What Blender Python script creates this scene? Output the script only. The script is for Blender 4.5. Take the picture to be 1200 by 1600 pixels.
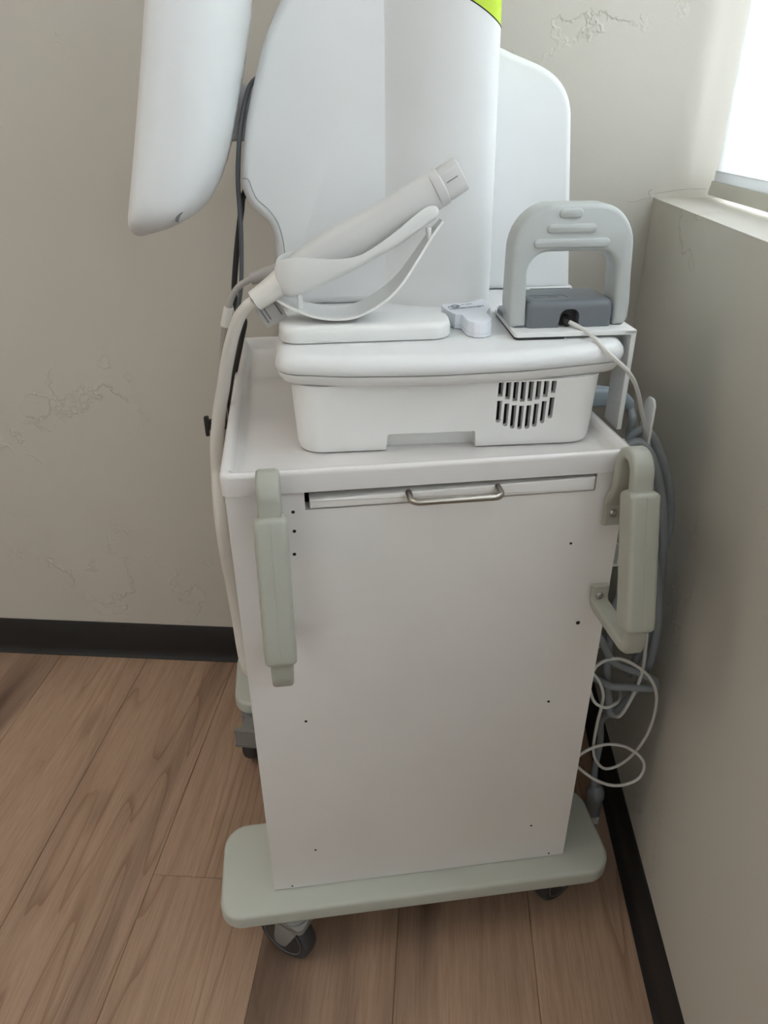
import bpy, bmesh, math, random
from mathutils import Vector, Matrix
from mathutils.bvhtree import BVHTree

random.seed(7)
S = bpy.context.scene
for o in list(bpy.data.objects):
    bpy.data.objects.remove(o)
COL = S.collection
PI = math.pi

# ------------------------------------------------------------------ camera
PITCH, YAW, ROLL, CAM_H, FPX = 28.7, 4.35, 0.42, 1.2, 1130.0
cam = bpy.data.cameras.new('camera')
cam.sensor_fit = 'VERTICAL'; cam.sensor_height = 36.0
cam.lens = FPX / 1600.0 * 36.0
cam.clip_start = 0.02
camo = bpy.data.objects.new('camera', cam); COL.objects.link(camo)
p, y, r = (math.radians(a) for a in (PITCH, YAW, ROLL))
fwd = Vector((-math.sin(y)*math.cos(p), math.cos(y)*math.cos(p), -math.sin(p)))
rgt = Vector((math.cos(y), math.sin(y), 0)); up = rgt.cross(fwd)
r2 = rgt*math.cos(r) - up*math.sin(r); u2 = rgt*math.sin(r) + up*math.cos(r)
camo.matrix_world = Matrix(((r2.x, u2.x, -fwd.x, 0), (r2.y, u2.y, -fwd.y, 0), (r2.z, u2.z, -fwd.z, CAM_H), (0, 0, 0, 1)))
S.camera = camo

# ------------------------------------------------------------------ world, daylight, exposure
w = bpy.data.worlds.new('sky'); S.world = w; w.use_nodes = True
w.node_tree.nodes['Background'].inputs[0].default_value = (0.80, 0.88, 1.0, 1)
w.node_tree.nodes['Background'].inputs[1].default_value = 1.0
def area(name, loc, rot, sx, sy, power, col):
    l = bpy.data.lights.new(name, 'AREA'); l.shape = 'RECTANGLE'; l.size = sx; l.size_y = sy
    l.energy = power; l.color = col
    o = bpy.data.objects.new(name, l); COL.objects.link(o); o.location = loc; o.rotation_euler = rot
    return o
# daylight outside the window on the right
area('daylight', (1.25, 0.15, 1.95), (0, math.radians(90), 0), 2.6, 3.6, 640, (0.95, 0.955, 1.0))
# added fill lamp outside an invented window behind the camera
area('daylight_behind', (-.5, -2.62, 1.62), (math.radians(90), 0, 0), 1.25, 1.25, 12, (1.0, .97, .92))
S.view_settings.view_transform = 'Standard'; S.view_settings.look = 'None'
S.view_settings.gamma = 1.0; S.view_settings.use_curve_mapping = False
S.view_settings.exposure = -0.10
FILL_STRENGTH = 6.0  # emission of the added ceiling fill panel

# ------------------------------------------------------------------ materials
def newmat(name):
    m = bpy.data.materials.new(name); m.use_nodes = True
    nt = m.node_tree; return m, nt, nt.nodes['Principled BSDF']
def N(nt, t, **kw):
    n = nt.nodes.new(t)
    for k, v in kw.items(): setattr(n, k, v)
    return n
def plastic(name, col, rough=0.45, spec=0.5, bump=0.0, bscale=900, var=0.03, metal=0.0, coat=0.0):
    m, nt, b = newmat(name); L = nt.links
    tc = N(nt, 'ShaderNodeTexCoord')
    no = N(nt, 'ShaderNodeTexNoise'); no.inputs['Scale'].default_value = 7; no.inputs['Detail'].default_value = 3
    L.new(tc.outputs['Object'], no.inputs['Vector'])
    rp = N(nt, 'ShaderNodeValToRGB')
    c0 = [c*(1-var) for c in col]; c1 = [min(1, c*(1+var)) for c in col]
    rp.color_ramp.elements[0].position = .35; rp.color_ramp.elements[1].position = .65
    rp.color_ramp.elements[0].color = (*c0, 1); rp.color_ramp.elements[1].color = (*c1, 1)
    L.new(no.outputs['Fac'], rp.inputs['Fac']); L.new(rp.outputs['Color'], b.inputs['Base Color'])
    b.inputs['Roughness'].default_value = rough; b.inputs['Metallic'].default_value = metal
    b.inputs['Specular IOR Level'].default_value = spec; b.inputs['Coat Weight'].default_value = coat
    b.inputs['Coat Roughness'].default_value = 0.12
    if bump:
        n2 = N(nt, 'ShaderNodeTexNoise'); n2.inputs['Scale'].default_value = bscale
        L.new(tc.outputs['Object'], n2.inputs['Vector'])
        bp = N(nt, 'ShaderNodeBump'); bp.inputs['Strength'].default_value = bump; bp.inputs['Distance'].default_value = .0006
        L.new(n2.outputs['Fac'], bp.inputs['Height']); L.new(bp.outputs['Normal'], b.inputs['Normal'])
    return m
def wallmat(name, col):
    m, nt, b = newmat(name); L = nt.links
    tc = N(nt, 'ShaderNodeTexCoord')
    b.inputs['Base Color'].default_value = (*col, 1); b.inputs['Roughness'].default_value = .55
    b.inputs['Specular IOR Level'].default_value = .35
    # sparse skip-trowel ridges: thin contour lines of one noise, kept only where another is high
    n1 = N(nt, 'ShaderNodeTexNoise'); n1.inputs['Scale'].default_value = 5.5; n1.inputs['Detail'].default_value = 5; n1.inputs['Roughness'].default_value = .62
    L.new(tc.outputs['Object'], n1.inputs['Vector'])
    rp = N(nt, 'ShaderNodeValToRGB'); e = rp.color_ramp.elements
    e[0].position = .478; e[0].color = (0, 0, 0, 1); e[1].position = .50; e[1].color = (1, 1, 1, 1)
    e2 = rp.color_ramp.elements.new(.507); e2.color = (.12, .12, .12, 1)
    L.new(n1.outputs['Fac'], rp.inputs['Fac'])
    n2 = N(nt, 'ShaderNodeTexNoise'); n2.inputs['Scale'].default_value = 3.4; n2.inputs['Detail'].default_value = 2
    mp = N(nt, 'ShaderNodeMapping'); mp.inputs['Location'].default_value = (3.1, 1.7, 5.2)
    L.new(tc.outputs['Object'], mp.inputs['Vector']); L.new(mp.outputs['Vector'], n2.inputs['Vector'])
    r2_ = N(nt, 'ShaderNodeValToRGB'); r2_.color_ramp.elements[0].position = .55; r2_.color_ramp.elements[1].position = .66
    L.new(n2.outputs['Fac'], r2_.inputs['Fac'])
    mul = N(nt, 'ShaderNodeMath', operation='MULTIPLY'); L.new(rp.outputs['Color'], mul.inputs[0]); L.new(r2_.outputs['Color'], mul.inputs[1])
    n3 = N(nt, 'ShaderNodeTexNoise'); n3.inputs['Scale'].default_value = 260; n3.inputs['Detail'].default_value = 3
    L.new(tc.outputs['Object'], n3.inputs['Vector'])
    m3 = N(nt, 'ShaderNodeMath', operation='MULTIPLY_ADD'); m3.inputs[1].default_value = .07
    L.new(n3.outputs['Fac'], m3.inputs[0]); L.new(mul.outputs[0], m3.inputs[2])
    bp = N(nt, 'ShaderNodeBump'); bp.inputs['Strength'].default_value = .7; bp.inputs['Distance'].default_value = .0024
    L.new(m3.outputs[0], bp.inputs['Height']); L.new(bp.outputs['Normal'], b.inputs['Normal'])
    return m
def woodmat(name):
    m, nt, b = newmat(name); L = nt.links
    tc = N(nt, 'ShaderNodeTexCoord'); oi = N(nt, 'ShaderNodeObjectInfo')
    sc = N(nt, 'ShaderNodeMath', operation='MULTIPLY'); sc.inputs[1].default_value = 37.0; L.new(oi.outputs['Random'], sc.inputs[0])
    off = N(nt, 'ShaderNodeCombineXYZ')
    for i in range(3): L.new(sc.outputs[0], off.inputs[i])
    ad = N(nt, 'ShaderNodeVectorMath', operation='ADD'); L.new(tc.outputs['Object'], ad.inputs[0]); L.new(off.outputs[0], ad.inputs[1])
    def mapped(s):
        mp = N(nt, 'ShaderNodeMapping'); mp.inputs['Scale'].default_value = s; L.new(ad.outputs[0], mp.inputs['Vector']); return mp.outputs['Vector']
    def noise(vec, scale, det=3, ro=.5, dist=0):
        n = N(nt, 'ShaderNodeTexNoise'); n.inputs['Scale'].default_value = scale; n.inputs['Detail'].default_value = det
        n.inputs['Roughness'].default_value = ro; n.inputs['Distortion'].default_value = dist; L.new(vec, n.inputs['Vector']); return n.outputs['Fac']
    broad = noise(mapped((8, .9, 8)), 1.0, 2, .5, .3)
    fine = noise(mapped((420, 14, 420)), 1.0, 4, .65)
    med = noise(mapped((60, 1.6, 60)), 1.0, 3, .6, .6)
    # cathedral rings: contour bands of a stretched noise
    cath = noise(mapped((9, .75, 9)), 1.0, 1.6, .4, .2)
    mb = N(nt, 'ShaderNodeMath', operation='MULTIPLY'); mb.inputs[1].default_value = 15; L.new(cath, mb.inputs[0])
    fr = N(nt, 'ShaderNodeMath', operation='FRACT'); L.new(mb.outputs[0], fr.inputs[0])
    cr = N(nt, 'ShaderNodeValToRGB'); e = cr.color_ramp.elements
    e[0].position = 0; e[0].color = (.25, .25, .25, 1); e[1].position = .35; e[1].color = (0, 0, 0, 1)
    x = cr.color_ramp.elements.new(.8); x.color = (.1, .1, .1, 1); x = cr.color_ramp.elements.new(.97); x.color = (1, 1, 1, 1)
    L.new(fr.outputs[0], cr.inputs['Fac'])
    cm = noise(mapped((5, .7, 5)), 1.5, 1)
    cmr = N(nt, 'ShaderNodeValToRGB'); cmr.color_ramp.elements[0].position = .44; cmr.color_ramp.elements[1].position = .58; L.new(cm, cmr.inputs['Fac'])
    cmul = N(nt, 'ShaderNodeMath', operation='MULTIPLY'); L.new(cr.outputs['Color'], cmul.inputs[0]); L.new(cmr.outputs['Color'], cmul.inputs[1])
    ramp = N(nt, 'ShaderNodeValToRGB'); e = ramp.color_ramp.elements
    e[0].position = .30; e[0].color = (0.165, 0.108, 0.078, 1); e[1].position = .66; e[1].color = (0.400, 0.272, 0.192, 1)
    x = ramp.color_ramp.elements.new(.45); x.color = (0.350, 0.236, 0.168, 1)
    L.new(broad, ramp.inputs['Fac'])
    def mix(a, fac, col, k, mode='MULTIPLY'):
        f = N(nt, 'ShaderNodeMath', operation='MULTIPLY'); f.inputs[1].default_value = k; L.new(fac, f.inputs[0])
        mx = N(nt, 'ShaderNodeMixRGB', blend_type=mode); L.new(f.outputs[0], mx.inputs[0]); L.new(a, mx.inputs[1]); mx.inputs[2].default_value = (*col, 1); return mx.outputs[0]
    fr2 = N(nt, 'ShaderNodeValToRGB'); fr2.color_ramp.elements[0].position = .42; fr2.color_ramp.elements[1].position = .66; L.new(fine, fr2.inputs['Fac'])
    c = mix(ramp.outputs['Color'], fr2.outputs['Color'], (.66, .60, .56), .5)
    mr = N(nt, 'ShaderNodeValToRGB'); mr.color_ramp.elements[0].position = .5; mr.color_ramp.elements[1].position = .72; L.new(med, mr.inputs['Fac'])
    c = mix(c, mr.outputs['Color'], (.7, .62, .56), .4)
    c = mix(c, cmul.outputs[0], (.55, .45, .38), .6)
    # dark knots
    vo = N(nt, 'ShaderNodeTexVoronoi'); vo.inputs['Scale'].default_value = 1.0; L.new(mapped((6.5, 1.6, 1)), vo.inputs['Vector'])
    kr = N(nt, 'ShaderNodeValToRGB'); kr.color_ramp.elements[0].position = .02; kr.color_ramp.elements[0].color = (1, 1, 1, 1)
    kr.color_ramp.elements[1].position = .16; kr.color_ramp.elements[1].color = (0, 0, 0, 1); L.new(vo.outputs['Distance'], kr.inputs['Fac'])
    c = mix(c, kr.outputs['Color'], (.34, .28, .24), .9)
    rnd = N(nt, 'ShaderNodeMapRange'); rnd.inputs['To Min'].default_value = 1.18; rnd.inputs['To Max'].default_value = 1.31; L.new(oi.outputs['Random'], rnd.inputs['Value'])
    hs = N(nt, 'ShaderNodeHueSaturation'); L.new(rnd.outputs[0], hs.inputs['Value']); L.new(c, hs.inputs['Color'])
    L.new(hs.outputs[0], b.inputs['Base Color'])
    b.inputs['Roughness'].default_value = .5; b.inputs['Specular IOR Level'].default_value = .35
    bp = N(nt, 'ShaderNodeBump'); bp.inputs['Strength'].default_value = .25; bp.inputs['Distance'].default_value = .0006
    L.new(fine, bp.inputs['Height']); L.new(bp.outputs['Normal'], b.inputs['Normal'])
    return m

M = {}
M['wall'] = wallmat('greige wall paint', (.585, .555, .503))
M['ceil'] = plastic('ceiling paint', (.88, .87, .85), .8)
M['wallw'] = plastic('white wall paint', (.86, .85, .83), .7)  # unseen walls made white to bounce more light into the room
M['base'] = plastic('black rubber cove base', (.018, .018, .019), .5, .4)
M['wood'] = woodmat('oak plank')
M['sub'] = plastic('dark joint', (.055, .036, .026), .9)
M['shell'] = plastic('white satin shell', (.745, .752, .755), .42, .4, .12, 1200, .01)
M['shellw'] = plastic('warm white shell', (.81, .80, .785), .38, .45, .05, 1200, .01)
M['wand'] = plastic('off white wand', (.60, .595, .59), .42, .45, var=.012)
M['cradle'] = plastic('milky white cradle', (.76, .765, .755), .33, .5, .06, 1400, .01)
M['panel'] = plastic('white powder coat panel', (.80, .775, .755), .32, .45, .08, 1500, .01)
M['tray'] = plastic('glossy white tray', (.74, .715, .705), .16, .5, var=.01, coat=.3)
M['sage'] = plastic('pale grey green base', (.53, .55, .50), .42, .45, .1, 1300, .01)
M['handle'] = plastic('pale sage handle', (.385, .385, .335), .42, .45, .12, 1500, .015)
M['lime'] = plastic('lime green panel', (.47, .66, .004), .3, .5)
M['arch'] = plastic('light grey arch', (.47, .495, .49), .42, .45, .1, 1400, .012)
M['dgrey'] = plastic('slate grey module', (.145, .16, .18), .42, .45, .15, 1600, .02)
M['black'] = plastic('black plastic', (.012, .012, .013), .45)
M['hole'] = plastic('dark hole', (.006, .006, .006), .8)
M['steel'] = plastic('satin nickel', (.44, .41, .37), .32, .5, metal=1.0)
M['screw'] = plastic('zinc screw', (.42, .42, .41), .28, .5, metal=1.0)
M['cordg'] = plastic('grey cord', (.27, .295, .315), .42, .45)
M['cordd'] = plastic('dark grey cord', (.085, .092, .10), .45)
M['cordw'] = plastic('white cord', (.66, .655, .63), .4)
M['beige'] = plastic('beige grey cord', (.36, .335, .31), .45)
M['hose'] = plastic('ivory hose', (.70, .675, .635), .4, .45)
M['plugg'] = plastic('blue grey plug', (.30, .36, .41), .42)
M['acry'] = plastic('white acrylic', (.78, .79, .785), .18, .5)
M['puck'] = plastic('cool white case', (.72, .75, .81), .45)
M['ink'] = plastic('grey ink', (.10, .11, .14), .6)
M['tyre'] = plastic('grey rubber tyre', (.055, .056, .062), .55)
M['hub'] = plastic('charcoal hub', (.035, .036, .04), .4)
M['fork'] = plastic('grey fork', (.25, .25, .245), .42)
M['green'] = plastic('green disc', (.0, .11, .06), .4)
M['filter'] = plastic('black filter mesh', (.014, .013, .013), .9, .2, .9, 700, .5)
M['vinyl'] = plastic('white vinyl frame', (.80, .80, .80), .35)
M['hem'] = plastic('ivory hem bar', (.62, .61, .56), .45)
M['tag'] = plastic('grey paper tag', (.40, .38, .36), .6)
M['crack'] = plastic('paint crack', (.42, .40, .36), .8)
def glassmat():
    m, nt, b = newmat('window glass'); L = nt.links
    nt.nodes.remove(b); out = nt.nodes['Material Output']
    t = N(nt, 'ShaderNodeBsdfTransparent'); t.inputs[0].default_value = (.93, .96, .95, 1); g = N(nt, 'ShaderNodeBsdfGlossy'); g.inputs['Roughness'].default_value = .02
    fr = N(nt, 'ShaderNodeFresnel'); mx = N(nt, 'ShaderNodeMixShader')
    L.new(fr.outputs[0], mx.inputs[0]); L.new(t.outputs[0], mx.inputs[1]); L.new(g.outputs[0], mx.inputs[2]); L.new(mx.outputs[0], out.inputs['Surface'])
    return m
def shademat():
    m, nt, b = newmat('roller shade fabric'); L = nt.links
    nt.nodes.remove(b); out = nt.nodes['Material Output']
    tc = N(nt, 'ShaderNodeTexCoord'); no = N(nt, 'ShaderNodeTexNoise'); no.inputs['Scale'].default_value = 900; L.new(tc.outputs['Object'], no.inputs['Vector'])
    rp = N(nt, 'ShaderNodeValToRGB'); rp.color_ramp.elements[0].color = (.80, .81, .82, 1); rp.color_ramp.elements[1].color = (.86, .865, .87, 1); L.new(no.outputs['Fac'], rp.inputs['Fac'])
    t = N(nt, 'ShaderNodeBsdfTranslucent'); d = N(nt, 'ShaderNodeBsdfDiffuse'); mx = N(nt, 'ShaderNodeMixShader'); mx.inputs[0].default_value = .45
    L.new(rp.outputs[0], t.inputs[0]); L.new(rp.outputs[0], d.inputs[0]); L.new(t.outputs[0], mx.inputs[1]); L.new(d.outputs[0], mx.inputs[2]); L.new(mx.outputs[0], out.inputs['Surface'])
    return m
M['glass'] = glassmat(); M['shade'] = shademat()
def fillmat():  # glow of the added ceiling panel
    m, nt, b = newmat('led diffuser')
    b.inputs['Base Color'].default_value = (.8, .8, .8, 1); b.inputs['Emission Color'].default_value = (1, .91, .79, 1); b.inputs['Emission Strength'].default_value = FILL_STRENGTH
    return m
M['led'] = fillmat()

# ------------------------------------------------------------------ mesh helpers
def fin(bm, name, mat, parent=None, smooth=40, loc=None):
    bmesh.ops.recalc_face_normals(bm, faces=bm.faces)
    me = bpy.data.meshes.new(name); bm.to_mesh(me); bm.free()
    for q in me.polygons: q.use_smooth = True
    me.set_sharp_from_angle(angle=math.radians(smooth))
    me.materials.append(M[mat] if isinstance(mat, str) else mat)
    o = bpy.data.objects.new(name, me); COL.objects.link(o)
    if parent is not None: o.parent = parent
    if loc is not None: o.location = loc
    return o
AX = {'z': lambda a, b, h: (a, b, h), 'v': lambda a, b, h: (a, h, b), 'u': lambda a, b, h: (h, a, b)}
def rings(bm, RL, cap0=True, cap1=True, closed=True):
    V = [[bm.verts.new(q) for q in R] for R in RL]
    n = len(V[0])
    for A, B in zip(V, V[1:]):
        for i in range(n if closed else n-1):
            j = (i+1) % n
            bm.faces.new((A[i], A[j], B[j], B[i]))
    if cap0: bm.faces.new(list(reversed(V[0])))
    if cap1: bm.faces.new(V[-1])
    return V
def fillet(pts, rad, n=6):
    out = []; m = len(pts)
    for i in range(m):
        P = Vector(pts[i]); A = Vector(pts[i-1]); B = Vector(pts[(i+1) % m])
        r_ = rad[i] if isinstance(rad, (list, tuple)) else rad
        if r_ <= 1e-6: out.append(tuple(P)); continue
        a = (A-P).normalized(); b = (B-P).normalized()
        ang = a.angle(b); t = min(r_/math.tan(ang/2), .49*(A-P).length, .49*(B-P).length)
        r_ = t*math.tan(ang/2); c = P + (a+b).normalized()*(r_/math.sin(ang/2))
        s = P + a*t - c; e = P + b*t - c
        a0 = math.atan2(s.y, s.x); a1 = math.atan2(e.y, e.x); d = (a1-a0+PI) % (2*PI)-PI
        for k in range(n+1):
            th = a0 + d*k/n; out.append((c.x+r_*math.cos(th), c.y+r_*math.sin(th)))
    return out
def rrect(x0, y0, x1, y1, r_, n=6): return fillet([(x0, y0), (x1, y0), (x1, y1), (x0, y1)], r_, n)
def area2(o): return sum(o[i-1][0]*o[i][1]-o[i][0]*o[i-1][1] for i in range(len(o)))
def inset(o, d):
    if abs(d) < 1e-9: return list(o)
    s = 1 if area2(o) > 0 else -1; n = len(o); R = []
    for i in range(n):
        P = Vector(o[i]); j = i-1
        while (Vector(o[j])-P).length < 1e-7: j -= 1
        k = (i+1) % n
        while (Vector(o[k])-P).length < 1e-7: k = (k+1) % n
        a = (P-Vector(o[j])).normalized(); b = (Vector(o[k])-P).normalized()
        na = Vector((-a.y, a.x))*s; nb = Vector((-b.y, b.x))*s; m_ = na+nb
        if m_.length < 1e-6: m_ = na
        m_.normalize(); q = P + m_*(d/max(.35, m_.dot(na))); R.append((q.x, q.y))
    return R
def slab(bm, outline, levels, ax='z', cap0=True, cap1=True):
    """levels: list of (inset, height)"""
    rings(bm, [[AX[ax](a, b, h) for a, b in inset(outline, d)] for d, h in levels], cap0, cap1)
def bev(h0, h1, b0, b1=None, n=4):
    """levels for a plate from h0 to h1 with rounded edges b0 (at h0) and b1 (at h1)"""
    b1 = b0 if b1 is None else b1; s = 1 if h1 > h0 else -1; L = []
    if b0 > 0:
        for k in range(n+1):
            t = PI/2*k/n; L.append((b0*(1-math.sin(t)), h0+s*b0*(1-math.cos(t))))
    else: L.append((0, h0))
    if b1 > 0:
        for k in range(n+1):
            t = PI/2*k/n; L.append((b1*(1-math.cos(t)), h1-s*b1*(1-math.sin(t))))
    else: L.append((0, h1))
    return L
def box(bm, a, b, bv=0, seg=2):
    c = [(a[i]+b[i])/2 for i in range(3)]; d = [abs(b[i]-a[i]) for i in range(3)]
    R = bmesh.ops.create_cube(bm, size=1, matrix=Matrix.Translation(c) @ Matrix.Diagonal((*d, 1)))
    if bv: bmesh.ops.bevel(bm, geom=list({e for v in R['verts'] for e in v.link_edges}), offset=bv, segments=seg, affect='EDGES', profile=.5)
def catmull(P, sub=8, closed=False):
    P = [Vector(q) for q in P]; n = len(P); out = []
    g = (lambda i: P[i % n]) if closed else (lambda i: P[i] if 0 <= i < n else (P[0]*2-P[1] if i < 0 else P[-1]*2-P[-2]))
    for i in range(n if closed else n-1):
        a, b, c, d = g(i-1), g(i), g(i+1), g(i+2)
        for k in range(sub):
            t = k/sub
            out.append(.5*((2*b)+(c-a)*t+(2*a-5*b+4*c-d)*t*t+(3*b-a-3*c+d)*t**3))
    if not closed: out.append(P[-1])
    return out
def tube(bm, P, r_, n=10, sub=8, smooth=True, closed=False):
    C = catmull(P, sub, closed) if smooth else [Vector(q) for q in P]
    m = len(C); rr = r_ if callable(r_) else (lambda t: r_)
    T = [(C[(i+1) % m]-C[i-1] if closed else C[min(i+1, m-1)]-C[max(i-1, 0)]).normalized() for i in range(m)]
    nrm = T[0].orthogonal().normalized(); RL = []
    for i in range(m):
        nrm = (nrm - T[i]*nrm.dot(T[i])).normalized(); bi = T[i].cross(nrm); q = rr(i/(m-1))
        RL.append([C[i]+(nrm*math.cos(2*PI*k/n)+bi*math.sin(2*PI*k/n))*q for k in range(n)])
    if closed: RL.append(RL[0])
    rings(bm, RL, not closed, not closed)
def lathe(bm, prof, n=24, mat=Matrix.Identity(4)):
    """profile (radius, height) about local z, then mat"""
    rings(bm, [[mat @ Vector((max(q, 1e-5)*math.cos(2*PI*k/n), max(q, 1e-5)*math.sin(2*PI*k/n), h)) for k in range(n)] for q, h in prof])
def axis_mat(o, d):
    return Matrix.Translation(o) @ Vector(d).normalized().to_track_quat('Z', 'Y').to_matrix().to_4x4()
def sweep2(bm, path, hw, ht, rd, uc, nseg=3):
    """rounded rectangle swept along (v,z) path at u=uc; hw half-width in u, ht half-thickness in plane"""
    n = len(path); RL = []
    for i in range(n):
        a = Vector(path[max(i-1, 0)]); b = Vector(path[min(i+1, n-1)]); t = (b-a).normalized(); nn = Vector((-t.y, t.x))
        w_ = hw[i] if isinstance(hw, list) else hw; h_ = ht[i] if isinstance(ht, list) else ht; P = Vector(path[i])
        R = rrect(-w_, -h_, w_, h_, min(rd, w_*.9, h_*.9), nseg)
        RL.append([(uc+x_, (P+nn*y_).x, (P+nn*y_).y) for x_, y_ in R])
    rings(bm, RL)

class Frame:
    def __init__(s, o, yaw):
        s.yaw = math.radians(yaw); s.O = Vector((o[0], o[1], 0)); s.R = Matrix.Rotation(s.yaw, 3, 'Z')
    def pt(s, q): return s.O + s.R @ Vector(q)
CT = Frame((-.2283, .6916), 11.7)                     # the trolley's own axes
K = Frame(CT.pt((.082, .075, 0))[:2], 9.2)            # the console's axes, slightly askew on the trolley
W0 = Frame((0, 0), 0)
class Thing:
    def __init__(s, name, label, cat, frame, base, group=None):
        s.f = frame; s.b = Vector(base)
        s.o = bpy.data.objects.new(name, None); COL.objects.link(s.o); s.o.empty_display_size = .05
        s.o.location = frame.pt(base); s.o.rotation_euler = (0, 0, frame.yaw)
        s.o['label'] = label; s.o['category'] = cat
        if group: s.o['group'] = group
    def part(s, name, bm, mat, parent=None, label=None, smooth=40):
        bmesh.ops.translate(bm, verts=bm.verts, vec=-s.b)
        o = fin(bm, name, mat, parent or s.o, smooth)
        if label: o['label'] = label
        return o
B = bmesh.new
def struct(o, label=None):
    o['kind'] = 'structure'
    if label: o['label'] = label
    return o

# ------------------------------------------------------------------ room shell
XR, YB, XL, YF, ZC = .367, 1.391, -2.3, -2.4, 2.6      # right wall, back wall, left wall, wall behind, ceiling
SILL, HEAD, YW, XO = 1.073, 2.25, -1.25, .56           # window opening
bm = B(); box(bm, (XL-.1, YF-.1, -.06), (XR+.1, YB+.1, -.006)); floor = struct(fin(bm, 'floor', 'sub'))
PW = .2235; random.seed(11)
xs = [.1863+PW*k for k in range(1, -13, -1)]
for k, x1 in enumerate(xs):
    x0 = x1-PW; x1c = min(x1, XR); x0c = max(x0, XL)
    if x1c-x0c < .01: continue
    first = {3: .80, 1: -.35, 2: .12, 4: -.1, 0: -.2, 5: -.05, 6: 0}.get(k, random.uniform(-1.2, .9))
    cuts = [YF]; q = first
    while q > YF+.1: q -= 1.52
    while q < YB-.1:
        if q > YF+.1: cuts.append(q)
        q += 1.52
    cuts.append(YB)
    for a, b in zip(cuts, cuts[1:]):
        bm = B(); cx, cy = (x0c+x1c)/2, (a+b)/2
        ol = rrect(x0c+.0003-cx, a+.0003-cy, x1c-.0003-cx, b-.0003-cy, 0)
        slab(bm, ol, [(0, -.012), (0, -.0010), (.0011, 0)])
        fin(bm, 'plank', 'wood', floor, loc=(cx, cy, 0))
bm = B(); box(bm, (XL-.1, YB, 0), (XO+.12, YB+.1, ZC)); wb = struct(fin(bm, 'wall_back', 'wall'))
bm = B()
box(bm, (XR, YF-.1, 0), (XO+.12, YB, SILL)); box(bm, (XR, YF-.1, HEAD), (XO+.12, YB, ZC)); box(bm, (XR, YF-.1, SILL), (XO+.12, YW, HEAD))
struct(fin(bm, 'wall_right', 'wall'))
bm = B(); box(bm, (XL-.1, YF, 0), (XL, YB, ZC)); struct(fin(bm, 'wall_left', 'wallw'))
LW = (-1.15, .15, .95, 2.25)                           # opening for the added, unseen window behind the camera
bm = B()
box(bm, (XL, YF-.1, 0), (XR, YF, LW[2])); box(bm, (XL, YF-.1, LW[3]), (XR, YF, ZC)); box(bm, (XL, YF-.1, LW[2]), (LW[0], YF, LW[3])); box(bm, (LW[1], YF-.1, LW[2]), (XR, YF, LW[3]))
struct(fin(bm, 'wall_front', 'wallw'))
bm = B()
for a, b in (((LW[0], LW[2]), (LW[0]+.05, LW[3])), ((LW[1]-.05, LW[2]), (LW[1], LW[3])), ((LW[0]+.05, LW[2]), (LW[1]-.05, LW[2]+.05)), ((LW[0]+.05, LW[3]-.05), (LW[1]-.05, LW[3]))):
    box(bm, (a[0], YF-.08, a[1]), (b[0], YF-.03, b[1]), .002)
w2 = struct(fin(bm, 'window_2', 'vinyl'))  # invented window out of view, lets the fill lamp in
bm = B(); box(bm, (LW[0]+.05, YF-.057, LW[2]+.05), (LW[1]-.05, YF-.053, LW[3]-.05)); fin(bm, 'pane', 'glass', w2)
bm = B(); box(bm, (XL-.1, YF-.1, ZC), (XO+.12, YB+.1, ZC+.1)); struct(fin(bm, 'ceiling', 'ceil'))
# hairline paint cracks at the corner above the sill
for P in ([(.372, .0, 1.074), (.352, 0, 1.0715), (.335, 0, 1.066), (.322, 0, 1.067)], [(.366, 0, 1.079), (.39, 0, 1.083), (.42, 0, 1.0865), (.452, 0, 1.087)], [(.362, 0, 1.072), (.357, 0, 1.082), (.362, 0, 1.086)]):
    bm = B(); tube(bm, [(a, YB+.0002, c) for a, b, c in P], .0006, 5, 4); fin(bm, 'paint_crack', 'crack', wb)
# cove base
prof = [(0, .0005), (.013, .0005), (.0135, .0025), (.010, .006), (.0062, .012), (.0042, .022), (.0036, .035), (.0036, .0995), (.002, .1016), (0, .1016)]
bm = B(); rings(bm, [[(x, YB-d, h) for d, h in prof] for x in (XL, XR)]); struct(fin(bm, 'baseboard_back', 'base'))
bm = B(); rings(bm, [[(XR-d, yy, h) for d, h in prof] for yy in (YF, YB)]); struct(fin(bm, 'baseboard_right', 'base'))
# window: frame, panes, roller shade with hem bar
bm = B()
for a, b in (((XO-.03, YW, SILL), (XO+.02, YW+.05, HEAD)), ((XO-.03, YB-.055, SILL), (XO+.02, YB, HEAD)), ((XO-.03, YW+.05, SILL), (XO+.02, YB-.055, SILL+.018)), ((XO-.03, YW+.05, HEAD-.05), (XO+.02, YB-.055, HEAD)), ((XO-.03, .04, SILL+.018), (XO+.02, .10, HEAD-.05))):
    box(bm, a, b, .002)
wf = struct(fin(bm, 'window_1', 'vinyl'))
for a, b in ((YW+.05, .04), (.10, YB-.055)):
    bm = B(); box(bm, (XO-.008, a, SILL+.018), (XO-.004, b, HEAD-.05)); fin(bm, 'pane', 'glass', wf)
SX = .457
shade = Thing('roller_shade', 'white translucent roller shade glowing in the window above the ledge', 'window shade', W0, (SX, .07, SILL+.006))
bm = B(); box(bm, (SX, YW+.02, 1.1), (SX+.0008, YB-.026, HEAD-.04)); shade.part('fabric', bm, 'shade')
bm = B(); box(bm, (SX-.0025, YW+.02, 1.101), (SX-.0017, YB-.026, 1.116)); box(bm, (SX-.0025, YW+.02, 1.116), (SX, YB-.026, 1.1165)); shade.part('hem_pocket', bm, 'shade')
bm = B(); slab(bm, fillet([(SX-.007, 1.079), (SX+.005, 1.079), (SX+.004, 1.101), (SX-.004, 1.101)], .002, 3), [(0, YB-.020), (0, YW+.02)], 'v'); shade.part('hem_bar', bm, 'hem')
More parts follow.
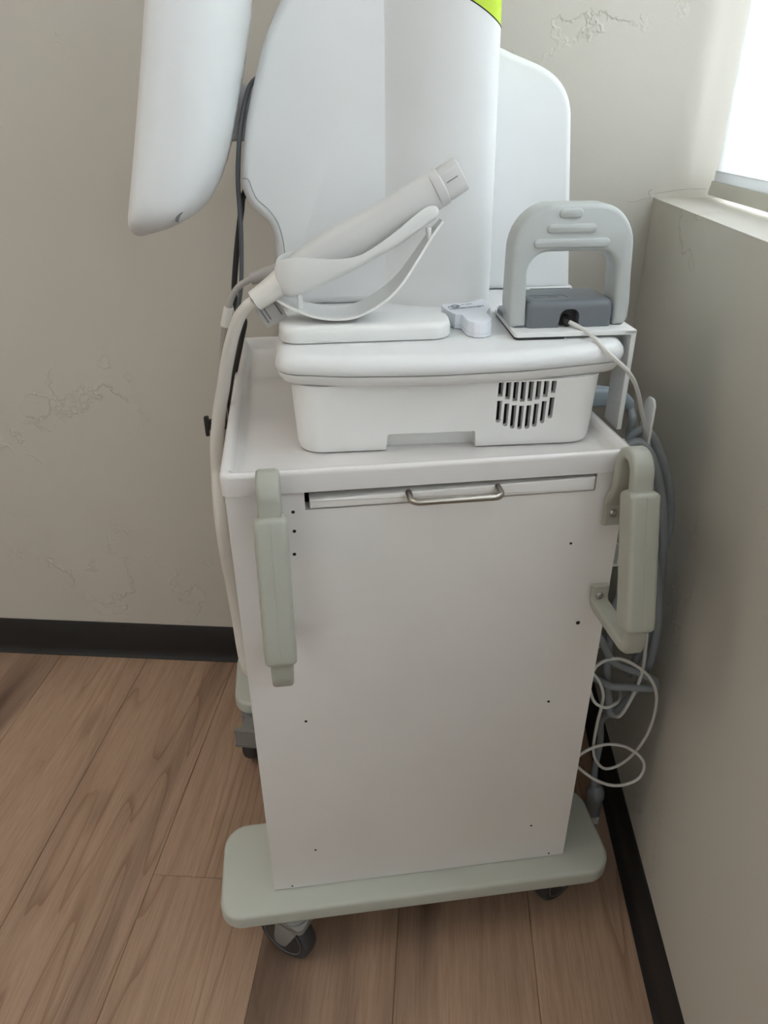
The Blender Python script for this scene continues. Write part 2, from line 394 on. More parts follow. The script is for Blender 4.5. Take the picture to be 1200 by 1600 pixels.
bm = B(); lathe(bm, [(.02, 0), (.02, YB-YW-.05)], 16, axis_mat((SX+.01, YW+.025, HEAD-.03), (0, 1, 0))); shade.part('roller_tube', bm, 'vinyl')
# ceiling panel added out of view to brighten the room
for i, (x, yy, lab) in enumerate(((-1.55, .05, 'long white ceiling light panel by the left wall'),)):
    t = Thing('ceiling_light', lab, 'ceiling light', W0, (x, yy, ZC))
    bm = B(); slab(bm, rrect(x-.31, yy-.61, x+.31, yy+.61, .005, 2), [(0, ZC), (0, ZC-.012), (.012, ZC-.012), (.012, ZC-.008)]); t.part('frame', bm, 'vinyl')
    bm = B(); box(bm, (x-.295, yy-.595, ZC-.0095), (x+.295, yy+.595, ZC-.0085)); t.part('diffuser', bm, 'led')

# ------------------------------------------------------------------ trolley
CW, CD, ZB, ZP, ZT = .467, .555, .1415, .834, .861     # cabinet width, depth, bottom, panel top, tray rim
t = Thing('medical_cart', 'white wheeled equipment cart with pale sage base and side grab handles', 'cart', CT, (.23, .27, 0))
cart = t
# H-shaped base plate
ol = fillet([(-.083, -.037), (.542, -.037), (.542, .13), (.47, .13), (.47, .42), (.542, .42), (.542, .60), (-.083, .60), (-.083, .42), (-.003, .42), (-.003, .13), (-.083, .13)],
            [.034, .042, .06, .012, .012, .04, .04, .04, .04, .012, .012, .045], 7)
bm = B(); slab(bm, ol, bev(.112, .14, .003, .007)); base = t.part('base_plate', bm, 'sage')
# cabinet: back shell plus a front panel with a real drawer opening
bm = B(); box(bm, (0, .02, ZB), (.003, CD, ZP)); box(bm, (CW-.003, .02, ZB), (CW, CD, ZP)); box(bm, (.003, CD-.003, ZB), (CW-.003, CD, ZP)); box(bm, (.003, .02, ZB), (CW-.003, CD-.003, ZB+.003))
body = t.part('cabinet_shell', bm, 'panel')
D0, D1, DZ0, DZ1 = .087, .4285, .8100, .8322
bm = B()
us = [0, D0, D1, CW]; zs = [ZB, DZ0, DZ1, ZP]
for i in range(3):
    for j in range(3):
        if (i, j) == (1, 1): continue
        vs = [bm.verts.new((a, 0, b)) for a, b in ((us[i], zs[j]), (us[i+1], zs[j]), (us[i+1], zs[j+1]), (us[i], zs[j+1]))]; bm.faces.new(vs)
bmesh.ops.remove_doubles(bm, verts=bm.verts, dist=1e-5)
R = bmesh.ops.extrude_face_region(bm, geom=list(bm.faces)); bmesh.ops.translate(bm, verts=[g for g in R['geom'] if isinstance(g, bmesh.types.BMVert)], vec=(0, .02, 0))
bmesh.ops.bevel(bm, geom=[e for e in bm.edges if abs(e.verts[0].co.y) < 1e-6 and abs(e.verts[1].co.y) < 1e-6 and abs(e.verts[0].co.x-e.verts[1].co.x) < 1e-6 and e.verts[0].co.x in (0, CW) ] , offset=.0012, segments=2, affect='EDGES')
front = t.part('front_panel', bm, 'panel')
bm = B(); box(bm, (D0-.002, .0202, DZ0-.002), (D1+.002, .12, DZ1-.001)); bmesh.ops.delete(bm, geom=[f for f in bm.faces if f.calc_center_median().y < .03], context='FACES'); t.part('drawer_recess', bm, 'hole', front)
for (a, b, q) in [(.0732, .8087, .0021), (.073, .7836, .0021), (.071, .7528, .0021), (.4075, .7386, .0017), (.4323, .6148, .0028), (.4066, .4806, .002), (.0691, .4893, .002), (.0682, .2253, .0017), (.4061, .2212, .0017), (.0281, .1465, .0016), (.4423, .1478, .0016)]:
    bm = B(); lathe(bm, [(q, 0), (q, .0006), (q*.8, .0007)], 12, axis_mat((a, .0003, b), (0, -1, 0))); t.part('screw_hole', bm, 'hole', front)
# slim drawer, its left end sitting slightly low
bm = B(); slab(bm, fillet([(.0925, .8122), (.4262, .8117), (.4265, .8290), (.0922, .8232)], .0008, 2), bev(-.0025, .016, .0015, 0), 'v')
drawer = t.part('drawer', bm, 'panel')
bm = B(); hp = [(.2045, -.001, .8245), (.2045, -.016, .8243)]
A = [(.2045+.010*(1-math.cos(k*PI/10)), -.016-.010*math.sin(k*PI/10), .8240) for k in range(1, 6)]
Bp = [(.3085-.010*(1-math.cos(k*PI/10)), -.016-.010*math.sin(k*PI/10), .8240) for k in range(5, 0, -1)]
tube(bm, hp+A+Bp+[(.3085, -.016, .8243), (.3085, -.001, .8245)], .0039, 12, smooth=False); t.part('drawer_pull', bm, 'steel', drawer, 'satin nickel bar pull')
# tray on top
bm = B(); RL = []
for d, h in [(.004, .8345), (0, .8345), (0, .8555), (.0006, .858), (.0022, .8602), (.005, .861), (.0085, .8608), (.0115, .859), (.0145, .853), (.018, .8455), (.022, .8428), (.028, .8422)]:
    RL.append([(a, b, h) for a, b in rrect(-.004+d, -.004+d*.75, .4705-d, .562-d, .010, 6)])
rings(bm, RL)
t.part('tray', bm, 'tray', label='glossy white recessed tray')
# grab handles
def arc(c, r_, a0, a1, n): return [(c[0]+r_*math.cos(math.radians(a0+(a1-a0)*k/n)), c[1]+r_*math.sin(math.radians(a0+(a1-a0)*k/n))) for k in range(n+1)]
UPPER = [(-.0045, .766), (-.0045, .793), (-.006, .797), (-.0165, .816), (-.0185, .820), (-.0195, .835)] + arc((-.0385, .8555), .019, 0, 180, 12)[0:0] + \
        [(-.0385+.019*math.cos(math.radians(a)), .852+.021*math.sin(math.radians(a))) for a in range(0, 181, 15)] + [(-.060, .838), (-.062, .830)]
LOWER = [(-.103, .692), (-.1065, .672), (-.1068, .664), (-.1045, .657), (-.098, .654), (-.09, .653), (-.05, .6515), (-.018, .6505), (-.010, .6515), (-.006, .656), (-.0045, .662), (-.0045, .676)]
def grab(uc):
    bm = B(); sweep2(bm, UPPER, .0122, [.0045]*2+[.0058, .0062, .0062, .0066]+[.0072]*(len(UPPER)-6), .0042, uc)
    h = t.part('grab_handle', bm, 'handle')
    bm = B(); sweep2(bm, LOWER, .0118, [.0075]*4+[.007]*4+[.006, .005, .0045, .0045], .0042, uc); t.part('lower_arm', bm, 'handle', h)
    a, b = Vector((-.0595, .838)), Vector((-.1045, .682)); d = (b-a); n = 14; path = []; hw = []; ht = []
    for f, sc_ in [(0, .72), (.008, .86), (.02, .96), (.035, 1)]+[(.035+.93*k/n, 1) for k in range(1, n+1)]+[(.98, .96), (.992, .86), (1, .72)]:
        q = a+d*f; path.append((q.x, q.y)); wav = 1+.012*math.sin(f*38)
        hw.append(.0172*sc_*(1 if sc_ < 1 else wav)); ht.append(.0165*sc_)
    bm = B(); sweep2(bm, path, hw, ht, .0055, uc, 4); g = t.part('grip', bm, 'handle', h)
    bm = B(); nn = Vector((d.y, -d.x)).normalized(); nn = nn if nn.x < 0 else -nn
    P = [(uc, (a+d*f+nn*.0166).x, (a+d*f+nn*.0166).y) for f in (.03, .5, .97)]; tube(bm, P, .00035, 5, 2, False); t.part('mould_line', bm, 'handle', g)
    for zc, f in ((.7826, 1), (.6625, 1)):
        bm = B(); lathe(bm, [(.0052, 0), (.0052, .0012), (.0046, .0024), (.0036, .0031), (.0024, .0033), (.0021, .0016), (.0001, .0016)], 18, axis_mat((uc-.001, -.0088, zc), (0, -1, 0))); t.part('screw', bm, 'screw', h, 'shiny socket head screw')
grab(.050); grab(.4525)
# casters
def caster(u, v, ang, brake):
    ca, sa = math.cos(ang), math.sin(ang); R = .05; o = Vector((u, v, R)); ax = Vector((ca, sa, 0)); fw = Vector((-sa, ca, 0))   # ax: axle, fw: rolling direction
    bm = B()
    lathe(bm, [(.016, -.003), (.022, .0), (.024, .004), (.024, .012)], 20, Matrix.Translation((u+.018*fw.x, v+.018*fw.y, .1)))
    for s in (-1, 1):        # fork cheek, a tapering tongue from the swivel head to the axle
        ol = fillet([(-.022, .105), (.022, .105), (.015, .06), (.010, .038), (-.010, .038), (-.016, .06)], [.004, .004, .012, .012, .012, .012], 4)
        RL = []
        for d_, h in bev(.0175, .0225, 0, .002, 2): RL.append([o+ax*(s*h)+fw*(a+.018*(b-.04)/.06)+Vector((0, 0, b-R)) for a, b in inset(ol, d_)])
        rings(bm, RL)
    RL = [[Vector((u, v, 0))+ax*a+fw*(b+.018)+Vector((0, 0, h)) for a, b in rrect(-.0225, -.028, .0225, .028, .008, 3)] for h in (.097, .108)]; rings(bm, RL)
    c = t.part('caster', bm, 'fork')
    A4 = axis_mat(o, ax)
    bm = B(); lathe(bm, [(.034, -.0135), (.044, -.0145), (.0485, -.011), (.05, -.004), (.05, .004), (.0485, .011), (.044, .0145), (.034, .0135)], 32, A4); wh = t.part('wheel', bm, 'tyre', c)
    bm = B(); lathe(bm, [(.036, -.0142), (.034, -.0152), (.012, -.0165), (.012, .0165), (.034, .0152), (.036, .0142)], 28, A4); t.part('hub', bm, 'hub', wh)
    for s in (-1, 1):
        bm = B(); ring = [o+ax*(s*.0151)+(fw*math.cos(2*PI*k/28)+Vector((0, 0, 1))*math.sin(2*PI*k/28))*.0362 for k in range(28)]
        tube(bm, ring, .0006, 6, smooth=False, closed=True); t.part('rim_ring', bm, 'fork', wh)
    if brake == 1:
        bm = B(); lathe(bm, [(.018, 0), (.018, .012)], 16, Matrix.Translation((u+.018*fw.x-ax.x*.0, v+.018*fw.y, .086))); t.part('brake_disc', bm, 'green', c, 'green brake disc')
    if brake == 2:
        bm = B(); q = o-fw*.052
        def bx2(a0, b0, c0, a1, b1, c1):
            vs = [q+ax*a+fw*b+Vector((0, 0, c_)) for a, b, c_ in ((a0, b0, c0), (a1, b0, c0), (a1, b1, c0), (a0, b1, c0), (a0, b0, c1), (a1, b0, c1), (a1, b1, c1), (a0, b1, c1))]
            V = [bm.verts.new(x) for x in vs]
            for f in ((0, 1, 2, 3), (4, 5, 6, 7), (0, 1, 5, 4), (1, 2, 6, 5), (2, 3, 7, 6), (3, 0, 4, 7)): bm.faces.new([V[i] for i in f])
        bx2(-.021, -.004, .020, .021, .004, .066)
        for zz in (.022, .0265, .0575, .062): bx2(-.022, -.0062, zz, .022, -.0038, zz+.003)
        bx2(-.012, .003, .048, .012, .045, .058)
        t.part('brake_pedal', bm, 'fork', c, 'grey ribbed brake pedal')
caster(.014, -.007, math.radians(-128), 1)
caster(.478, .030, math.radians(-60), 1)
caster(-.049, .425, math.radians(-14), 2)
caster(.49, .52, math.radians(-20), 2)
# cable hooks on the right flank, clamp on the left
bm = B(); box(bm, (CW, .098, .8150), (.540, .128, .8175), .0008)
slab(bm, fillet([(.098, .8150), (.128, .8150), (.124, .872), (.117, .880), (.104, .880), (.099, .872)], [.0, .0, .004, .006, .006, .004], 3), bev(.538, .5415, .0008), 'u'); t.part('cable_hook', bm, 'acry', label='white upright cable hook tab')
bm = B(); box(bm, (CW, .085, .640), (.520, .115, .6425), .0008); slab(bm, rrect(.085, .640, .115, .672, .004, 3), bev(.518, .521, .0008), 'u'); t.part('cable_hook', bm, 'acry')
bm = B(); slab(bm, fillet([(.266, .796), (.286, .800), (.286, .822), (.266, .828)], .003, 3), bev(-.0465, -.041, .0015), 'u'); box(bm, (-.043, .268, .806), (0, .283, .818), .001); t.part('clamp', bm, 'black', label='small black clamp')

# ------------------------------------------------------------------ console
t = Thing('treatment_console', 'tall white console with vented base, curved column and lime green panel', 'medical device', K, (.19, .2, .8425))
def lid_ol():
    return fillet([(-.019, .004), (.06, -.0165), (.16, -.0225), (.27, -.0155), (.394, .010), (.437, .27), (.437, .35), (-.021, .35)], [.032, .3, .3, .3, .034, .3, .04, .03], 9)
LO = lid_ol()
# lower body with a front notch and vent slots cut in
body_ol = fillet([(-.002, .0), (.368, .0), (.388, .33), (-.012, .33)], [.036, .036, .03, .03], 10)
bm = B(); slab(bm, body_ol, [(.010, .8425), (.006, .8445), (.004, .852), (.002, .89), (0, .9285)])
cons_body = t.part('lower_body', bm, 'shellw')
cut = B(); SLOTS = []
slab(cut, fillet([(.1055, .82), (.2195, .82), (.2155, .8655), (.1095, .8655)], [0, 0, .002, .002], 3), [(0, -.03), (0, .023)], 'v')
for k in range(8):
    u = .2425+.00905*k; s = (k-3.3)/4
    zb = .8648+.0155*s*s; zc = .8985+.0110*s*s; sl = .0006*(k-3.5)*.4
    hw = .0029
    slab(cut, fillet([(u-hw, zb), (u+hw, zb), (u+hw, zc-.0026), (u-hw, zc-.0026)], [hw*.9, hw*.9, 0, 0], 4), [(0, -.03), (0, .013)], 'v')
    slab(cut, [(u-hw, zc+.0026), (u+hw, zc+.0026), (u+hw, .9262), (u-hw, .9262)], [(0, -.03), (0, .013)], 'v')
cuto = t.part('cutter', cut, 'shellw')
md = cons_body.modifiers.new('cut', 'BOOLEAN'); md.operation = 'DIFFERENCE'; md.object = cuto; md.solver = 'EXACT'
bpy.context.view_layer.update()
dg = bpy.context.evaluated_depsgraph_get(); me = bpy.data.meshes.new_from_object(cons_body.evaluated_get(dg))
cons_body.modifiers.clear(); cons_body.data = me; bpy.data.objects.remove(cuto)
for q in me.polygons: q.use_smooth = True
me.set_sharp_from_angle(angle=math.radians(30))
bm = B(); box(bm, (.236, .0120, .855), (.313, .0128, .927)); t.part('vent_filter', bm, 'filter', cons_body, 'black filter mesh behind vent slots')
bm = B(); slab(bm, LO, [(.020, .9280), (.013, .9287), (.008, .9315), (.004, .9365), (.0022, .9425), (.006, .9432)]); t.part('body_rim', bm, 'shellw')
bm = B(); slab(bm, LO, [(.0058, .9435), (.0018, .9442), (.0004, .9465), (0, .9505), (.0012, .9555), (.0044, .9600), (.009, .9632), (.015, .9648), (.02, .965)]); t.part('lid', bm, 'shell')
bm = B(); slab(bm, inset(LO, .0048), [(0, .9428), (0, .9440)]); t.part('seam', bm, 'hole')
# left wing plate
WO = [(-.0257, .964), (-.0236, .995), (-.0215, 1.03), (-.0222, 1.0555), (-.0291, 1.0738), (-.0394, 1.0836), (-.0494, 1.094), (-.0571, 1.1098), (-.0597, 1.1252), (-.0566, 1.1478), (-.0516, 1.1735), (-.0448, 1.202), (-.0336, 1.2366), (-.0263, 1.2568), (-.0165, 1.2818), (-.0056, 1.3023), (.0057, 1.3212), (.022, 1.345), (.05, 1.385), (.09, 1.425), (.14, 1.46), (.2, 1.48)]
wc = [(q.x, q.y) for q in catmull([(*q, 0) for q in WO], 3)]
wo = [(.25, 1.48), (.25, .964)]+wc
LV = []
for k in range(6):
    a = PI/2*k/5; LV.append((.013*(1-math.sin(a)), .250+.016*(1-math.cos(a))))
LV += [(0, .27), (.001, .278), (.005, .285)]
bm = B(); slab(bm, wo, LV, 'v'); wing = t.part('wing_panel', bm, 'shell')
bm = B(); tube(bm, [(a, [.2583, .2522, .2497][k] if k < 3 else .2498, b) for k, (a, b) in enumerate([(-.0575, 1.1285), (-.0535, 1.1297), (-.0487, 1.1273), (-.0452, 1.1158), (-.0396, 1.1041), (-.0258, 1.0913), (-.0161, 1.0768), (-.0107, 1.0573), (-.0085, 1.0323), (-.0082, 1.0), (-.0095, .966)])], .0006, 6, 5); t.part('wing_seam', bm, 'cordg', wing)
# column with a lime panel on its upper right
CS = [(.120, .2515), (.130, .2500), (.142, .2440), (.158, .2345), (.178, .2245), (.200, .2165), (.222, .2115), (.242, .2105), (.258, .2130), (.268, .2185), (.2735, .2265), (.2755, .237), (.2765, .26), (.277, .30), (.277, .33)]
cs = [(q.x, q.y) for q in catmull([(*q, 0) for q in CS], 4)]
def col_pt(q, z):
    k = 1-.035*(z-.98)/.3
    return (.12+(q[0]-.12)*k, q[1], z)
def zb(u):
    u = max(.15, u); x = (u-.15)/.126
    return 1.338-.010*x-.037*x**2.2
for nm, mt, up_ in (('column', 'shell', 0), ('accent_panel', 'lime', 1)):
    bm = B(); RL = []
    for j in range(13):
        f = j/12
        RL.append([col_pt(q, (.9645+(zb(q[0])-.9645)*f) if not up_ else (zb(q[0])+.0007+(1.50-zb(q[0]))*f)) for q in cs])
    V = rings(bm, RL, False, False, False)
    t.part(nm, bm, mt, label='lime green accent panel' if up_ else None, smooth=60)
bm = B(); tube(bm, [(lambda p_: (p_[0], p_[1]-.0001, p_[2]))(col_pt(q, zb(q[0])+.0003)) for q in cs[20:]], .0007, 6, 1, False); t.part('panel_joint', bm, 'hole')
# right fin
FO = [(.20, .9655), (.4212, .9655), (.4165, 1.01), (.4118, 1.0565), (.405, 1.12), (.3986, 1.1835), (.3955, 1.2072), (.3872, 1.2275), (.3728, 1.2440), (.3545, 1.2555), (.3361, 1.2630), (.3089, 1.2725), (.285, 1.2815), (.20, 1.31)]
fc = FO[:2]+[(q.x, q.y) for q in catmull([(*q, 0) for q in FO[1:]], 3)][1:]
bm = B(); slab(bm, fc, bev(.318, .352, .0095, .006, 5), 'v'); t.part('fin_panel', bm, 'shell')
bm = B(); slab(bm, rrect(.345, .3125, .425, .358, .008, 3), bev(.9645, .9685, .0, .002), 'z'); t.part('fin_foot', bm, 'shell')
bm = B(); box(bm, (.357, .3122, .9655), (.4205, .3128, .9672)); t.part('fin_slot', bm, 'fork')

# ------------------------------------------------------------------ display housing hung beside the console
t = Thing('display_housing', 'white curved display housing hanging beside the console, rounded at its foot', 'monitor', K, (-.15, .28, 1.07))
def interp(T, z):
    if z <= T[0][0]: return T[0][1]
    for (a, b), (c, d) in zip(T, T[1:]):
        if z <= c: return b+(d-b)*(z-a)/(c-a)
    return T[-1][1]
UL = [(1.067, -.192), (1.0685, -.197), (1.0705, -.2005), (1.076, -.2022), (1.082, -.2022), (1.115, -.194), (1.189, -.175), (1.257, -.158), (1.32, -.143), (1.40, -.127), (1.5, -.11)]
UR = [(1.067, -.180), (1.0685, -.170), (1.0728, -.152), (1.084, -.1276), (1.10, -.1075), (1.1255, -.0895), (1.152, -.0768), (1.177, -.0672), (1.209, -.0572), (1.2635, -.0425), (1.3085, -.031), (1.3455, -.0265), (1.42, -.022), (1.5, -.022)]
zl = [1.067, 1.0678, 1.0688, 1.0702, 1.0728, 1.077, 1.082, 1.09, 1.10, 1.113, 1.1255, 1.14, 1.152, 1.165, 1.177, 1.193, 1.209, 1.235, 1.2635, 1.287, 1.3085, 1.3455, 1.38, 1.42, 1.46, 1.50]
bm = B(); RL = []
for z in zl:
    a, b = interp(UL, z), interp(UR, z); hv = .105*(1-.35*max(0, (1.10-z)/.033)**2); vc = .275; cu = a+(b-a)*.30; R = []
    for k in range(44):
        th = 2*PI*k/44; c_, s_ = math.cos(th), math.sin(th)
        ex = .80 if c_ > 0 else .38
        uu = cu+(b-cu if c_ > 0 else cu-a)*math.copysign(abs(c_)**ex, c_)
        R.append((uu, vc+hv*math.copysign(abs(s_)**(.62 if c_ < 0 else .80), s_), z))
    RL.append(R)
rings(bm, RL)
bvh = BVHTree.FromBMesh(bm)
dh = t.part('rear_shell', bm, 'shell', smooth=50)
hit = bvh.ray_cast(Vector((-.135, .0, 1.0925)), Vector((0, 1, 0)))[0] or Vector((-.135, .2, 1.0925))
bm = B(); tube(bm, [hit+Vector((-.003, .0005, -.007)), hit+Vector((0, .0004, 0)), hit+Vector((.0045, .002, .005))], .0021, 8, 4); t.part('slot', bm, 'dgrey', dh)
bm = B(); slab(bm, fillet([(-.085, 1.172), (-.045, 1.172), (-.030, 1.20), (-.030, 1.222), (-.047, 1.238), (-.085, 1.238)], .004, 3), bev(.285, .318, .004), 'v'); t.part('mounting_bracket', bm, 'wand')
bm = B(); box(bm, (-.05, .286, 1.18), (.02, .312, 1.215), .003); t.part('bracket_arm', bm, 'wand')

# ------------------------------------------------------------------ handpiece stand
t = Thing('handpiece_stand', 'white stand of pad, curved blade and cradle holding the handpiece', 'stand', K, (.09, .08, .9652))
bm = B(); slab(bm, fillet([(-.0135, .045), (.190, .048), (.196, .115), (-.016, .120)], [.024, .024, .02, .02], 6), [(.004, .9652), (.0012, .9662), (0, .968), (0, .978), (.0008, .9815), (.003, .9840), (.0065, .9853), (.010, .9857)]); t.part('pad', bm, 'cradle')
bm = B(); slab(bm, fillet([(-.0135, .045), (.190, .048), (.196, .115), (-.016, .120)], [.024, .024, .02, .02], 6), [(.003, .96515), (.003, .9662)]); t.part('pad_gasket', bm, 'hole')
BF = [(-.0172, 1.0115), (-.008, 1.0065), (.006, 1.0005), (.0322, .9915), (.0589, .9883), (.0838, .9920), (.1133, 1.0085), (.1340, 1.0275), (.1520, 1.0525), (.168, 1.0765), (.1815, 1.0935)]
bc = catmull([(a, 0, b) for a, b in BF], 5); n = len(bc); RL = []
for i in range(n):
    s = i/(n-1); tg = (bc[min(i+1, n-1)]-bc[max(i-1, 0)]).normalized(); nn = Vector((-tg.z, 0, tg.x))
    hwv = .0325*min(1, .30+2.6*s)*(1 if s < .62 else 1-.70*(s-.62)/.38); th = .0022
    vc = .0875-.0
    bow = .004*(1-abs(2*s-1))
    R = []
    for k in range(9):
        x = -1+k/4; R.append(bc[i]+Vector((0, vc+x*hwv, 0))+nn*(th+bow*(x*x-.5)*1.2))
    for k in range(8, -1, -1):
        x = -1+k/4; R.append(bc[i]+Vector((0, vc+x*hwv, 0))+nn*(-th*.2+bow*(x*x-.5)*1.2))
    RL.append(R)
bm = B(); rings(bm, RL); t.part('support_blade', bm, 'cradle')
for a, b in (((.0125, .078, 1.000), (.0125, .078, 1.022)), ((.1652, .078, 1.0735), (.164, .078, 1.088))):
    bm = B(); tube(bm, [a, b], .0034, 12, smooth=False); t.part('post', bm, 'cradle')
CTOP = [(-.0152, 1.0425), (-.0105, 1.0545), (.0061, 1.0595), (.0241, 1.0600), (.0528, 1.0578), (.0783, 1.0600), (.0966, 1.0676), (.1256, 1.0862), (.1471, 1.1025), (.1612, 1.1109), (.1705, 1.1110), (.1745, 1.1075)]
CBOT = [(-.0154, 1.0320), (-.0130, 1.0205), (-.0022, 1.0135), (.0142, 1.0158), (.0368, 1.0246), (.0667, 1.0382), (.0964, 1.0525), (.1257, 1.0666), (.1474, 1.0796), (.1640, 1.0905), (.1735, 1.0970), (.1755, 1.1030)]
CWD = [.010, .020, .027, .029, .029, .028, .0265, .0245, .0225, .0205, .0185, .0150]
ct = catmull([(a, 0, b) for a, b in CTOP], 4); cb = catmull([(a, 0, b) for a, b in CBOT], 4); cw = catmull([(a, 0, 0) for a in CWD], 4); RL = []
for i in range(len(ct)):
    T_, Bt, hw = ct[i], cb[i], cw[i].x; R = []; m_ = 14
    for k in range(m_+1):
        th = PI*k/m_; s_ = math.sin(th)**.55; c_ = math.cos(th); R.append(T_.lerp(Bt, s_)+Vector((0, .0875-hw*math.copysign(abs(c_)**.7, c_), 0)))
    w2 = max(.002, hw-.0032); B2 = T_.lerp(Bt, .72)
    for k in range(m_, -1, -1):
        th = PI*k/m_; s_ = math.sin(th)**.55; c_ = math.cos(th); R.append(T_.lerp(B2, s_)+Vector((0, .0875-w2*math.copysign(abs(c_)**.7, c_), 0)))
    RL.append(R)
bm = B(); rings(bm, RL); t.part('cradle', bm, 'cradle', smooth=50)

# ------------------------------------------------------------------ handpiece
t = Thing('handpiece', 'off white treatment handpiece lying tilted in the cradle with ivory hose', 'handpiece', K, (.08, .09, 1.05))
AXP = [(.000, 1.038), (.012, 1.044), (.03, 1.052), (.055, 1.064), (.08, 1.0755), (.105, 1.088), (.13, 1.1025), (.155, 1.1158), (.1735, 1.1265)]
RAD = [.010, .0165, .0200, .0225, .0225, .0222, .0218, .0212, .0208]
ac = catmull([(a, .0905, b) for a, b in AXP], 4); rc = catmull([(a, 0, 0) for a in RAD], 4); n = len(ac); RL = []
for i in range(n):
    tg = (ac[min(i+1, n-1)]-ac[max(i-1, 0)]).normalized(); nn = Vector((-tg.z, 0, tg.x)); q = rc[i].x
    RL.append([ac[i]+nn*(q*math.copysign(abs(math.sin(a))**.85, math.sin(a)))+Vector((0, 1, 0))*(q*.9*math.cos(a)) for a in [2*PI*k/28 for k in range(28)]])
bm = B(); rings(bm, RL); wd = t.part('wand', bm, 'wand', smooth=60)
d = (ac[-1]-ac[-4]).normalized(); A4 = axis_mat(ac[-1], d)
bm = B(); lathe(bm, [(.0195, -.003), (.0207, -.002), (.0211, .002), (.0208, .0075), (.0195, .0088)], 28, A4); t.part('collar', bm, 'wand')
bm = B(); RL = []
for hh, sc_ in ((.006, .90), (.0085, .97), (.012, 1), (.030, .98), (.0318, .95), (.0325, .88)):
    RL.append([A4 @ Vector((x_*sc_, y_*sc_, hh)) for x_, y_ in rrect(-.0165, -.0188, .0165, .0188, .010, 6)])
rings(bm, RL); tip = t.part('tip', bm, 'wand')
for sx in (-1, 1):
    bm = B(); tube(bm, [A4 @ Vector((sx*.0166, .002, .012)), A4 @ Vector((sx*.0167, .002, .026))], .0005, 6, 2, False); t.part('tip_seam', bm, 'ink', tip)
bm = B(); tube(bm, [(.000, .084, 1.0355), (-.012, .082, 1.028), (-.026, .081, 1.0185), (-.0405, .080, 1.0095)], lambda s: .0155-.003*s, 20, 5); t.part('strain_relief', bm, 'hose')
Ki = lambda q: K.R.inverted() @ (CT.pt(q)-K.O)       # trolley coordinates to console coordinates
hp = [(.0442, .157, 1.0099), (.0336, .16, 1.0014), (.0225, .17, .985), (.0101, .185, .9541), (.0002, .2, .9214), (-.0086, .213, .8868), (-.0185, .225, .8503), (-.0285, .232, .7995), (-.0324, .236, .7601), (-.033, .2239, .7374), (-.033, .2055, .6952), (-.033, .2086, .6394), (-.033, .2274, .5698), (-.032, .2397, .4996), (-.030, .2364, .4368), (-.026, .230, .392), (-.022, .26, .365), (-.02, .31, .355), (-.02, .37, .375), (-.018, .42, .41), (-.010, .45, .43), (.004, .465, .435)]
bm = B(); tube(bm, [Ki(q) for q in hp], lambda s: .0068+.0025*min(1, s*3.2), 14, 8); t.part('hose', bm, 'hose')
# paper tag hanging under the strain relief
o3 = Vector((-.016, .084, 1.011)); e1 = Vector((-.026, 0, -.0125)); e2 = Vector((.0135, 0, -.023)).normalized()*.026
def quad(bm, o_, a, b, th):
    n_ = a.cross(b).normalized()*th
    RL = [[o_+x for x in (Vector(), a, a+b, b)], [o_+x+n_ for x in (Vector(), a, a+b, b)]]; rings(bm, RL)
bm = B(); quad(bm, o3, e1, e2, .0004); tg = t.part('tag', bm, 'tag', label='small grey paper tag with faint print')
for f, g0, g1 in ((.12, .1, .75), (.62, .05, .72), (.78, .0, .8)):
    bm = B(); s0 = o3+e1*f+e2*g0+Vector((0, -.0008, 0)); quad(bm, s0, e1*.05, e2*(g1-g0), .0003); t.part('print_line', bm, 'ink', tg)

# ------------------------------------------------------------------ small white case with printed mark
t = Thing('marker_case', 'small white flared plastic case printed with a dark logo beside the scanner dock', 'case', K, (.225, .105, .9651))
pk = [(.1937, .1526), (.2249, .1554), (.2411, .1668), (.2546, .1833), (.2575, .160), (.2556, .1453), (.2535, .1264), (.2431, .1014), (.243, .0707), (.2401, .06), (.2333, .0517), (.2249, .0502), (.2182, .0524), (.2113, .0633), (.2105, .0934), (.2025, .0963), (.1963, .1148), (.193, .135)]
pk = fillet(pk, .003, 3)
bm = B(); slab(bm, pk, [(.002, .9651), (0, .9662), (0, .9699), (.0006, .9703), (.0006, .9706), (0, .971), (0, .982), (.0006, .9836), (.002, .984)]); pc_ = t.part('case_body', bm, 'puck')
def text(thing, name, s, size, mat, Mx, parent, width=None, extrude=.0001):
    cu = bpy.data.curves.new(name, 'FONT'); cu.body = s; cu.size = size; cu.extrude = extrude; cu.align_x = 'LEFT'
    o = bpy.data.objects.new(name, cu); COL.objects.link(o); bpy.context.view_layer.update()
    me = bpy.data.meshes.new_from_object(o.evaluated_get(bpy.context.evaluated_depsgraph_get())); bpy.data.objects.remove(o)
    bm = B(); bm.from_mesh(me); bpy.data.meshes.remove(me)
    if width:
        x0 = min(v.co.x for v in bm.verts); x1 = max(v.co.x for v in bm.verts); bmesh.ops.scale(bm, vec=(width/(x1-x0), 1, 1), verts=bm.verts)
    bmesh.ops.transform(bm, matrix=Mx, verts=bm.verts)
    return thing.part(name, bm, mat, parent)
TX = Matrix.Translation((.2000, .1185, .9842)) @ Matrix.Rotation(math.radians(15), 4, 'Z')
text(t, 'lettering', 'VENUSCONCEPT', .0085, 'ink', TX, pc_, .0495)
bm = B(); c0 = TX @ Vector((.014, .014, 0))
tube(bm, [c0+Vector((.0052*math.cos(a), .0062*math.sin(a), .0001)) for a in [x*.35-1.2 for x in range(19)]], .00055, 5, 1, False)
